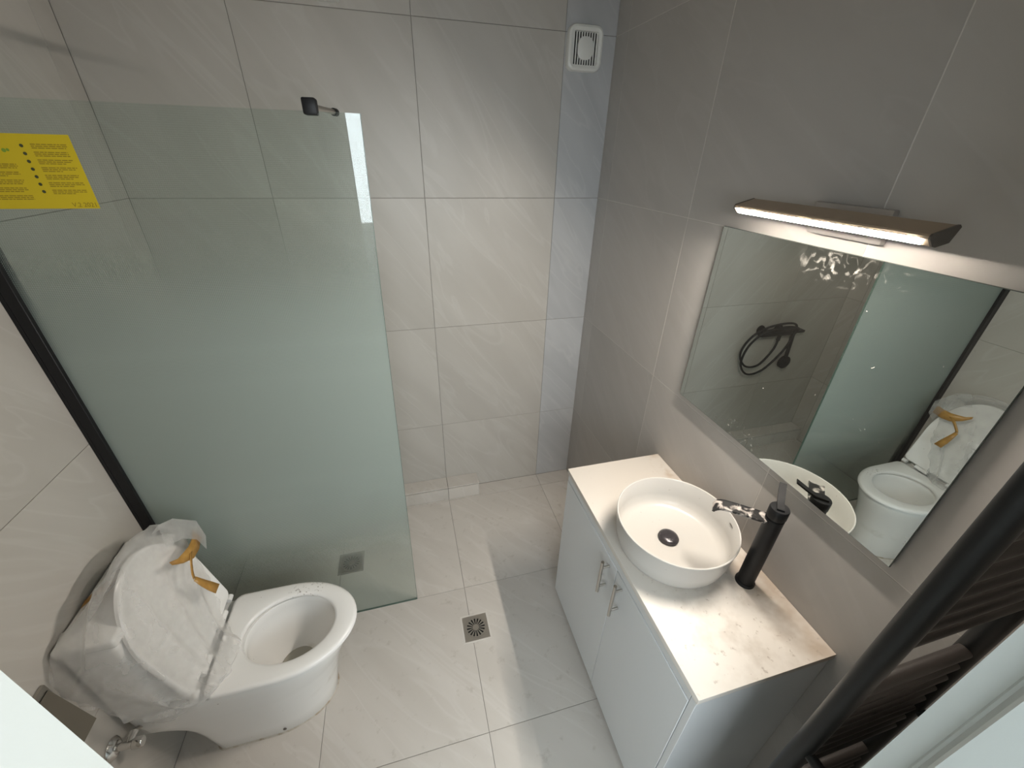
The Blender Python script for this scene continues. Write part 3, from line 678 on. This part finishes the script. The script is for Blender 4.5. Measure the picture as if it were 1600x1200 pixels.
# ------------------------------------------------------------------ mirror and its lamp
MY0, MY1, MZ0, MZ1, MX = -0.890, -1.635, 1.135, 1.717, -0.011
mir = thing('mirror', 'large frameless dusty wall mirror above the basin', 'mirror', (-0.01, -1.27, MZ0)); K = Kid(mir)
K(MB().box((MX + 0.0045, MY0 - 0.03, MZ0 + 0.03), (-0.0008, MY1 + 0.03, MZ1 - 0.03)), 'backing_board', LAMPD, None, 0)
K(MB().box((MX + 0.0006, MY0, MZ0), (MX + 0.0044, MY1, MZ1)), 'glass_edge', MEDGE, None, 0)
K(MB().box((MX, MY0 - 0.001, MZ0 + 0.001), (MX + 0.0005, MY1 + 0.001, MZ1 - 0.001)), 'reflecting_face', MIRROR, None, 0)

def lamp():
    yc = -1.244; y0, y1 = yc + 0.222, yc - 0.222
    t = thing('mirror_lamp', 'bronze linear lamp glowing above the mirror', 'lamp', (-0.01, yc, 1.74)); K = Kid(t)
    K(MB().box((-0.016, yc + 0.08, 1.744), (-0.0008, yc - 0.092, 1.810), 0.002), 'wall_plate', LAMPP)
    K(MB().box((-0.062, yc + 0.03, 1.772), (-0.0165, yc - 0.04, 1.784), 0.001), 'arm', LAMPD)
    # profile (x, z): slim wedge, LED set into its lower front face
    prof = [(-0.052, 1.785), (-0.050, 1.800), (-0.055, 1.803), (-0.1055, 1.789), (-0.108, 1.786), (-0.1075, 1.7815), (-0.0955, 1.7707), (-0.089, 1.7690), (-0.060, 1.776)]
    b = MB()
    n = len(prof); vs = [(x, y0, z) for x, z in prof] + [(x, y1, z) for x, z in prof]
    fs = [(i, (i + 1) % n, n + (i + 1) % n, n + i) for i in range(n)] + [tuple(range(n)), tuple(range(n, 2 * n))[::-1]]
    b.add(vs, fs); K(b, 'profile', BRONZE, None, 30)
    for y, s in ((y0, 1), (y1, -1)):
        c = MB(); pts = [(-0.0495, 1.800), (-0.0548, 1.804), (-0.106, 1.790), (-0.1087, 1.786), (-0.108, 1.781), (-0.0957, 1.7697), (-0.088, 1.768), (-0.060, 1.775)]
        vs = [(x, y + s * 0.0003, z) for x, z in pts] + [(x, y + s * 0.004, z) for x, z in pts]; n = len(pts)
        c.add(vs, [(i, (i + 1) % n, n + (i + 1) % n, n + i) for i in range(n)] + [tuple(range(n)), tuple(range(n, 2 * n))]); K(c, 'end_cap', LAMPD, None, 30)
    # diffuser: flush strip on the slanted lower front face
    p, q = Vector((-0.1070, 0, 1.7812)), Vector((-0.0960, 0, 1.7713)); nn = Vector((-0.669, 0, -0.743)) * 0.0012
    l = MB(); A = [p + nn * 0.1, p + nn, q + nn, q + nn * 0.1]
    vs = [(v.x, y0 - 0.004, v.z) for v in A] + [(v.x, y1 + 0.014, v.z) for v in A]
    l.add(vs, [(0, 1, 5, 4), (1, 2, 6, 5), (2, 3, 7, 6), (0, 3, 2, 1), (4, 5, 6, 7)])
    K(l, 'led_diffuser', LED, None, 0)
lamp()

# ------------------------------------------------------------------ toilet
TY = -0.985
def dshape(xb, xf, hw, z, n=56, rb=0.03, fl=0.24, cy=TY, pw=2.0):
    """plan outline: flat back at xb with rounded corners, straight sides, elliptical front of length fl up to xf"""
    pts = []; fl = min(fl, (xf - xb) - rb - 0.001)
    m = n // 2
    # half outline from front tip round to back middle (positive side), then mirrored
    half = []
    nf = int(m * 0.62); nb = 5; ns = m - nf - nb
    for i in range(nf):
        a = (PI / 2) * i / nf
        half.append((xf - fl + fl * (math.cos(a) ** (2 / pw)), hw * (math.sin(a) ** (2 / pw))))
    for i in range(ns):
        half.append((xf - fl - (xf - fl - xb - rb) * i / ns, hw))
    for i in range(nb):
        a = (PI / 2) * i / (nb - 1); half.append((xb + rb - rb * math.sin(a), hw - rb + rb * math.cos(a)))
    pts = [(x, cy + y, z) for x, y in half] + [(x, cy - y, z) for x, y in half[::-1][:-1]]
    return pts
def oval(xc, a, b, z, n=55, cy=TY):
    """same starting point and turning sense as dshape"""
    return [(xc + a * math.cos(2 * PI * i / n), cy + b * math.sin(2 * PI * i / n), z) for i in range(n)]
def toilet():
    t = thing('toilet', 'white ceramic toilet against the left wall, seat down and lid up', 'toilet', (-1.6, TY, 0)); K = Kid(t)
    N0 = len(dshape(-1.78, -1.39, 0.13, 0))
    D = [(0.0005, -1.780, -1.388, 0.129, 0.20), (0.010, -1.782, -1.384, 0.133, 0.20), (0.08, -1.785, -1.374, 0.139, 0.205), (0.15, -1.790, -1.360, 0.146, 0.21),
         (0.20, -1.800, -1.347, 0.151, 0.215), (0.235, -1.816, -1.336, 0.155, 0.22), (0.262, -1.842, -1.326, 0.158, 0.225), (0.280, -1.872, -1.319, 0.160, 0.23), (0.292, -1.900, -1.314, 0.1615, 0.23),
         (0.33, -1.903, -1.297, 0.165, 0.235), (0.375, -1.903, -1.276, 0.169, 0.24), (0.398, -1.903, -1.270, 0.170, 0.24), (0.404, -1.901, -1.273, 0.168, 0.24)]
    rings = [dshape(xb, xf, hw, z, fl=fl, rb=0.035) for (z, xb, xf, hw, fl) in D]
    cxh = -1.465
    inner = [(0.404, cxh, 0.150, 0.125), (0.398, cxh, 0.147, 0.122), (0.37, cxh, 0.150, 0.125), (0.33, cxh - 0.002, 0.146, 0.121), (0.28, cxh - 0.008, 0.128, 0.106), (0.23, cxh - 0.018, 0.098, 0.084), (0.195, cxh - 0.026, 0.070, 0.064), (0.175, cxh - 0.03, 0.05, 0.045)]
    rings += [oval(xc, a, b, z, N0) for (z, xc, a, b) in inner]
    K(MB().loft(rings), 'pan', BOWLC, None, 45)
    K(MB().lathe([(0.062, 0.0), (0.062, 0.0004)], (cxh - 0.027, TY, 0.192), 24), 'water', WATER, None, 0)
    # cistern with its lid
    K(MB().box((-1.903, -1.155, 0.4045), (-1.775, -0.808, 0.752), 0.018, 4), 'cistern', CERAM)
    K(MB().box((-1.905, -1.160, 0.754), (-1.768, -0.803, 0.786), 0.010, 4), 'cistern_lid', CERAM)
    K(MB().box((-1.79, TY - 0.15, 0.4045), (-1.74, TY + 0.15, 0.43), 0.008, 3), 'rear_shelf', CERAM)
    # seat ring
    so = lambda d, z: dshape(-1.688 + d, -1.248 - d, 0.174 - d, z, fl=0.245, rb=0.03)
    n = len(so(0, 0))
    si = lambda d, z: oval(-1.470, 0.148 - d, 0.118 - d, z, n)
    K(MB().loft([so(0.006, 0.4085), so(0.0, 0.413), so(0.0, 0.421), so(0.004, 0.4265), so(0.012, 0.429), si(-0.010, 0.429), si(-0.003, 0.426), si(0.0, 0.420), si(-0.002, 0.412), si(-0.006, 0.4085), so(0.006, 0.4085)], False, False), 'seat', SEATW, None, 45)
    # raised lid leaning on the cistern
    L = 0.435; ang = math.atan2(0.425, -0.080)     # direction of the lid from hinge to tip (x, z)
    hx, hz = -1.706, 0.444
    def P(s, y, off):
        dx, dz = math.cos(ang), math.sin(ang); nx, nz = dz, -dx
        return (hx + dx * s + nx * off, y, hz + dz * s + nz * off)
    def lr(d, off):
        return [P(x, y, off) for (x, y, z) in dshape(0.0 + d, L - d, 0.174 - d, 0, fl=0.24, rb=0.022)]
    ld = K(MB().loft([lr(0.006, -0.012), lr(0.0, -0.007), lr(0.0, 0.002), lr(0.003, 0.006), lr(0.010, 0.006), lr(0.016, 0.001)]), 'lid', SEATW, None, 40)
    for sy in (1, -1):
        K(MB().tube([(-1.700, TY + sy * 0.045, 0.435), (-1.700, TY + sy * 0.105, 0.435)], 0.0105, 14), 'hinge', SEATW)
        K(MB().tube([(-1.702, TY + sy * 0.148, 0.4335), (-1.702, TY + sy * 0.170, 0.4335)], 0.010, 12), 'hinge', SEATW)
    bead = specks('dirty_sealant', (0.50, 0.46, 0.40), [((0.22, 0.14, 0.06), 22.0, 0.45, 0.62, 0.85, None, None)], 0.7)
    bo = lambda d, z: dshape(-1.780 - d, -1.388 + d, 0.129 + d, z, fl=0.20 + d, rb=0.035)
    K(MB().loft([bo(0.006, 0.0004), bo(0.004, 0.004), bo(0.0015, 0.0055), bo(-0.002, 0.004)], False, False), 'sealant_bead', bead)
    K(MB().tube([(-1.55, TY - 0.1345, 0.035), (-1.55, TY - 0.1365, 0.035)], 0.006, 12), 'bolt_cap', LAMPD)
toilet()

# plastic film draped over lid and cistern
def film():
    C = [  # rows: from behind the lid tip down to the seat; columns: from the far side to the near side
        [(-1.84, -0.860, 0.795), (-1.855, -0.92, 0.797), (-1.865, -1.00, 0.798), (-1.868, -1.08, 0.798), (-1.885, -1.150, 0.792), (-1.895, -1.180, 0.735), (-1.897, -1.192, 0.672)],
        [(-1.800, -0.848, 0.835), (-1.806, -0.91, 0.868), (-1.810, -0.985, 0.880), (-1.812, -1.065, 0.860), (-1.828, -1.145, 0.800), (-1.850, -1.185, 0.73), (-1.868, -1.200, 0.645)],
        [(-1.765, -0.830, 0.825), (-1.772, -0.905, 0.880), (-1.774, -0.985, 0.892), (-1.776, -1.065, 0.872), (-1.790, -1.146, 0.80), (-1.812, -1.190, 0.715), (-1.842, -1.205, 0.61)],
        [(-1.740, -0.836, 0.765), (-1.750, -0.905, 0.800), (-1.752, -0.985, 0.808), (-1.754, -1.075, 0.79), (-1.762, -1.160, 0.735), (-1.785, -1.195, 0.65), (-1.815, -1.205, 0.555)],
        [(-1.716, -0.860, 0.670), (-1.727, -0.925, 0.68), (-1.728, -0.995, 0.69), (-1.726, -1.085, 0.68), (-1.735, -1.168, 0.62), (-1.756, -1.195, 0.555), (-1.790, -1.200, 0.495)],
        [(-1.700, -0.890, 0.590), (-1.706, -0.945, 0.58), (-1.704, -1.005, 0.58), (-1.698, -1.08, 0.57), (-1.704, -1.170, 0.525), (-1.728, -1.188, 0.480), (-1.760, -1.195, 0.450)],
        [(-1.690, -0.930, 0.51), (-1.684, -0.970, 0.495), (-1.668, -1.015, 0.485), (-1.660, -1.075, 0.478), (-1.672, -1.155, 0.462), (-1.700, -1.178, 0.448), (-1.732, -1.183, 0.442)],
        [(-1.676, -0.960, 0.458), (-1.655, -0.985, 0.447), (-1.620, -1.010, 0.444), (-1.610, -1.06, 0.442), (-1.640, -1.12, 0.440), (-1.668, -1.150, 0.438), (-1.69, -1.165, 0.438)]]
    nr, nc = len(C), len(C[0]); SU = 10
    def cr(p0, p1, p2, p3, t):
        return 0.5 * ((2 * p1) + (p2 - p0) * t + (2 * p0 - 5 * p1 + 4 * p2 - p3) * t * t + (3 * p1 - p0 - 3 * p2 + p3) * t ** 3)
    def row(r, u):
        i = min(int(u), nc - 2); t = u - i; g = lambda k: Vector(C[r][max(0, min(nc - 1, k))])
        return cr(g(i - 1), g(i), g(i + 1), g(i + 2), t)
    def S_(v, u):
        j = min(int(v), nr - 2); t = v - j; g = lambda k: row(max(0, min(nr - 1, k)), u)
        return cr(g(j - 1), g(j), g(j + 1), g(j + 2), t)
    NV, NU = (nr - 1) * SU, (nc - 1) * SU
    FOLDS = [(0.60, 0.97, 0.30, 0.45, 0.014, 0.030), (0.62, 0.95, 0.47, 0.40, 0.016, 0.025), (0.66, 0.92, 0.66, 0.30, 0.018, 0.030), (0.70, 0.88, 0.86, 0.35, 0.014, 0.025),
             (0.35, 0.95, 0.10, 0.55, 0.010, 0.03), (0.55, 0.55, 0.30, 0.62, 0.009, 0.02), (0.80, 0.75, 0.98, 0.60, 0.012, 0.02), (0.78, 0.25, 0.95, 0.10, 0.012, 0.025), (0.50, 0.18, 0.75, 0.22, 0.010, 0.02), (0.08, 0.22, 0.05, 0.50, 0.010, 0.025)]
    vs = []
    for a in range(NV + 1):
        for b in range(NU + 1):
            v, u = a / SU, b / SU; p = S_(v, u)
            q = S_(min(v + 0.02, nr - 1.001), u) - S_(max(v - 0.02, 0), u); r = S_(v, min(u + 0.02, nc - 1.001)) - S_(v, max(u - 0.02, 0))
            n = q.cross(r); n = n.normalized() if n.length > 1e-9 else Vector((1, 0, 0))
            if n.x < -0.2 and n.z < 0.2: n = -n
            # folds: a fan of soft ridges pulled towards the near hinge, plus slow waviness
            U, V = b / NU, a / NV; w = 0.0
            for (u0, v0, u1, v1, am, wd) in FOLDS:
                du, dv = u1 - u0, v1 - v0; tt = max(0.0, min(1.0, ((U - u0) * du + (V - v0) * dv) / (du * du + dv * dv)))
                dist = math.hypot(U - u0 - tt * du, V - v0 - tt * dv); w += am * math.exp(-(dist / wd) ** 2) * (1 - 0.6 * tt)
            w += 0.005 * noise.noise(p * 8.0) + 0.0012 * noise.noise(p * 20.0 + Vector((3, 1, 2)))
            n2 = n if n.dot(Vector((0.8, -0.35, 0.5))) > 0 else -n
            p = p + n2 * (w + 0.013)
            if a in (0, NV) or b in (0, NU):      # ragged edge
                p += Vector((noise.noise(p * 25), noise.noise(p * 25 + Vector((5, 5, 5))), 0)) * 0.018
            vs.append(p)
    fs = [(a * (NU + 1) + b, a * (NU + 1) + b + 1, (a + 1) * (NU + 1) + b + 1, (a + 1) * (NU + 1) + b) for a in range(NV) for b in range(NU)]
    t = thing('plastic_wrap', 'crumpled milky plastic film with brown tape draped over the toilet lid', 'plastic wrap', (-1.74, -1.0, 0.44)); K = Kid(t)
    mb = MB(); mb.v = [tuple(p) for p in vs]; mb.f = fs
    o = K(mb, 'film', FILM, None, 80)
    # peak of film sticking up at the far corner of the lid
    pk = MB(); rings = []
    A = [Vector((-1.760, -0.90, 0.880)), Vector((-1.755, -0.862, 0.862)), Vector((-1.735, -0.832, 0.815)), Vector((-1.722, -0.825, 0.750))]
    B = [Vector((-1.742, -0.885, 0.900)), Vector((-1.728, -0.842, 0.878)), Vector((-1.700, -0.797, 0.812)), Vector((-1.690, -0.805, 0.745))]
    Cc = [Vector((-1.720, -0.93, 0.85)), Vector((-1.700, -0.885, 0.83)), Vector((-1.690, -0.850, 0.780)), Vector((-1.684, -0.840, 0.72))]
    vs2 = []; m = 4
    for k in range(m): vs2 += [A[k], B[k], Cc[k]]
    pk.v = [tuple(p) for p in vs2]; pk.f = [(3 * k, 3 * k + 1, 3 * k + 4, 3 * k + 3) for k in range(m - 1)] + [(3 * k + 1, 3 * k + 2, 3 * k + 5, 3 * k + 4) for k in range(m - 1)]
    K(pk, 'film_fold', FILM, None, 25)
    def strip(name, L, R_):
        s = MB(); n = len(L); s.v = [tuple(p) for p in L] + [tuple(p) for p in R_]; s.f = [(i, i + 1, n + i + 1, n + i) for i in range(n - 1)]
        ob = K(s, 'tape', TAPE, None, 80)
        md = ob.modifiers.new('thick', 'SOLIDIFY'); md.thickness = 0.0006
        return ob
    strip('tape', [(-1.712, -0.812, 0.792), (-1.700, -0.850, 0.790), (-1.698, -0.885, 0.790), (-1.704, -0.935, 0.800), (-1.715, -0.955, 0.812)],
          [(-1.700, -0.815, 0.752), (-1.690, -0.860, 0.748), (-1.690, -0.900, 0.752), (-1.698, -0.935, 0.776), (-1.711, -0.957, 0.800)])
    strip('tape', [(-1.694, -0.885, 0.770), (-1.690, -0.915, 0.748), (-1.686, -0.935, 0.728), (-1.682, -0.945, 0.716)],
          [(-1.694, -0.900, 0.775), (-1.690, -0.926, 0.756), (-1.686, -0.947, 0.733), (-1.682, -0.956, 0.720)])
    strip('tape', [(-1.681, -0.943, 0.718), (-1.672, -0.932, 0.685), (-1.664, -0.920, 0.655), (-1.652, -0.912, 0.625)],
          [(-1.681, -0.958, 0.716), (-1.674, -0.955, 0.685), (-1.664, -0.952, 0.655), (-1.654, -0.944, 0.622)])
    strip('tape', [(-1.895, -1.022, 0.795), (-1.875, -1.000, 0.806), (-1.855, -0.988, 0.812), (-1.842, -0.980, 0.815)],
          [(-1.892, -1.046, 0.795), (-1.870, -1.028, 0.806), (-1.850, -1.014, 0.812), (-1.836, -1.004, 0.815)])
film()

# ------------------------------------------------------------------ roll holder, angle valve, hose
def roll_holder():
    t = thing('paper_holder', 'steel paper holder with hanging flap on the left wall by the toilet', 'holder', (-1.905, -1.235, 0.72)); K = Kid(t)
    K(MB().box((-1.9095, -1.285, 0.705), (-1.900, -1.205, 0.745), 0.002), 'wall_plate', STEEL)
    a, b = (-1.899, 0.726), (-1.828, 0.617); dx, dz = b[0] - a[0], b[1] - a[1]; l = math.hypot(dx, dz); nx, nz = -dz / l * 0.0012, dx / l * 0.0012
    f = MB(); vs = []
    for y in (-1.210, -1.335):
        off = -0.032 if False else 0.0
        vs += [(a[0] - nx, y, a[1] - nz), (b[0] - nx, y - 0.034, b[1] - nz), (b[0] + nx, y - 0.034, b[1] + nz), (a[0] + nx, y, a[1] + nz)]
    f.add(vs, [(0, 1, 2, 3), (7, 6, 5, 4), (0, 4, 5, 1), (1, 5, 6, 2), (2, 6, 7, 3), (3, 7, 4, 0)])
    K(f, 'flap', plain('dull_steel', (0.10, 0.088, 0.066), 0.5, 0.0), None, 0)
roll_holder()
def valve():
    c = Vector((XL + 0.001, -1.203, 0.372))
    t = thing('angle_valve', 'chrome angle valve on the left wall below the cistern', 'valve', c); K = Kid(t)
    K(MB().lathe([(0.031, 0.0), (0.031, 0.003), (0.022, 0.012), (0.014, 0.014)], c, 32, 'x'), 'escutcheon', CHROME)
    K(MB().tube([c + Vector((0.012, 0, 0)), c + Vector((0.050, 0, 0))], 0.0105, 16), 'body', CHROME)
    K(MB().tube([c + Vector((0.050, 0, 0)), c + Vector((0.054, 0, 0)), c + Vector((0.072, 0, 0)), c + Vector((0.076, 0, 0))], [0.012, 0.016, 0.016, 0.013], 8), 'knob', CHROME)
    K(MB().tube([c + Vector((0.038, 0, 0)), c + Vector((0.038, 0.022, 0.0)), c + Vector((0.038, 0.034, 0.0))], [0.0095, 0.0095, 0.011], 14), 'outlet', CHROME)
    pth = [Vector((-1.871, -1.168, 0.372)), Vector((-1.868, -1.145, 0.345)), Vector((-1.855, -1.118, 0.285)), Vector((-1.850, -1.085, 0.225)), Vector((-1.862, -1.045, 0.205)), Vector((-1.872, -1.01, 0.235)), Vector((-1.876, -0.995, 0.288))]
    fine = []
    for i in range(len(pth) - 1):
        for k in range(6):
            tt = k / 6; p0, p1, p2, p3 = pth[max(i - 1, 0)], pth[i], pth[i + 1], pth[min(i + 2, len(pth) - 1)]
            fine.append(0.5 * ((2 * p1) + (p2 - p0) * tt + (2 * p0 - 5 * p1 + 4 * p2 - p3) * tt ** 2 + (3 * p1 - p0 - 3 * p2 + p3) * tt ** 3))
    fine.append(pth[-1])
    K(MB().tube(fine, 0.0055, 10), 'braided_hose', STEEL)
valve()

# ------------------------------------------------------------------ towel radiator on the front wall beside the door
def radiator():
    y = -1.800; xa, xb = -0.332, -0.060; z0, z1 = 0.42, 1.80
    t = thing('towel_radiator', 'black ladder towel radiator on the wall beside the door frame', 'radiator', (-0.2, y, z0)); K = Kid(t)
    for x in (xa, xb): K(MB().tube([(x, y, z0), (x, y, z0 + 0.004), (x, y, z1 - 0.004), (x, y, z1)], [0.013, 0.0165, 0.0165, 0.013], 24), 'upright_tube', RADB)
    zs = []
    for top, n in ((1.742, 4), (1.555, 4), (1.407, 4), (1.150, 8), (0.76, 6)):
        zs += [top - 0.038 * k for k in range(n)]
    for z in zs:
        K(MB().tube([(xa + 0.010, y, z), (xb - 0.010, y, z)], 0.0115, 14, False), 'rung', RADR)
    for x in (xa, xb):
        for z in (0.952, 1.60):
            b = MB(); b.tube([(x, y - 0.014, z), (x, y - 0.055, z)], 0.010, 14); b.tube([(x, y - 0.055, z), (x, y - 0.0745, z)], 0.015, 16)
            K(b, 'wall_bracket', RADB)
radiator()

# ------------------------------------------------------------------ shower mixer on the back wall (seen in the mirror)
def spline(P, n=8):
    P = [Vector(p) for p in P]; out = []
    for i in range(len(P) - 1):
        for k in range(n):
            t = k / n; a, b, c, d = P[max(i - 1, 0)], P[i], P[i + 1], P[min(i + 2, len(P) - 1)]
            out.append(0.5 * ((2 * b) + (c - a) * t + (2 * a - 5 * b + 4 * c - d) * t * t + (3 * b - a - 3 * c + d) * t ** 3))
    return out + [P[-1]]
def mixer():
    t = thing('shower_mixer', 'black bar shower mixer with lever on the back wall', 'mixer', (-1.38, -0.001, 0.93)); K = Kid(t)
    K(MB().tube([(-1.225, -0.062, 0.930), (-1.235, -0.062, 0.930), (-1.47, -0.062, 0.930), (-1.48, -0.062, 0.930)], [0.02, 0.024, 0.024, 0.02], 20), 'body', BLACKM)
    for x in (-1.285, -1.425): K(MB().tube([(x, -0.001, 0.930), (x, -0.010, 0.930), (x, -0.012, 0.930), (x, -0.060, 0.930)], [0.031, 0.029, 0.014, 0.014], 20), 'wall_union', BLACKM)
    K(MB().box((-1.50, -0.085, 0.922), (-1.560, -0.035, 0.938), 0.003), 'lever', BLACKM)
    K(MB().tube([(-1.478, -0.062, 0.930), (-1.505, -0.062, 0.930)], 0.018, 18), 'knob', BLACKM)
    K(MB().tube([(-1.39, -0.062, 0.908), (-1.39, -0.062, 0.872)], 0.011, 14), 'outlet', BLACKM)
    h = thing('hand_shower', 'black hand shower hanging with its coiled hose below the mixer bar', 'hand shower', (-1.50, -0.05, 0.69)); K = Kid(h)
    K(MB().tube([(-1.505, -0.055, 0.895), (-1.512, -0.053, 0.86), (-1.528, -0.050, 0.735)], [0.013, 0.013, 0.0115], 14), 'grip', BLACKM)
    K(MB().tube([(-1.535, -0.028, 0.690), (-1.535, -0.034, 0.690), (-1.535, -0.052, 0.690), (-1.535, -0.056, 0.690)], [0.036, 0.045, 0.045, 0.040], 28), 'spray_head', BLACKS)
    pth = [(-1.39, -0.062, 0.872), (-1.375, -0.062, 0.80), (-1.30, -0.06, 0.70), (-1.20, -0.055, 0.70), (-1.135, -0.05, 0.79), (-1.160, -0.06, 0.90), (-1.23, -0.085, 0.975), (-1.36, -0.10, 1.005), (-1.45, -0.10, 0.985), (-1.46, -0.095, 0.90),
           (-1.43, -0.08, 0.78), (-1.34, -0.07, 0.665), (-1.23, -0.065, 0.64), (-1.155, -0.06, 0.72), (-1.165, -0.065, 0.85), (-1.22, -0.10, 0.955), (-1.36, -0.115, 0.985), (-1.47, -0.105, 0.965), (-1.505, -0.06, 0.90)]
    K(MB().tube(spline(pth, 6), 0.0068, 10), 'hose', BLACKS)
mixer()
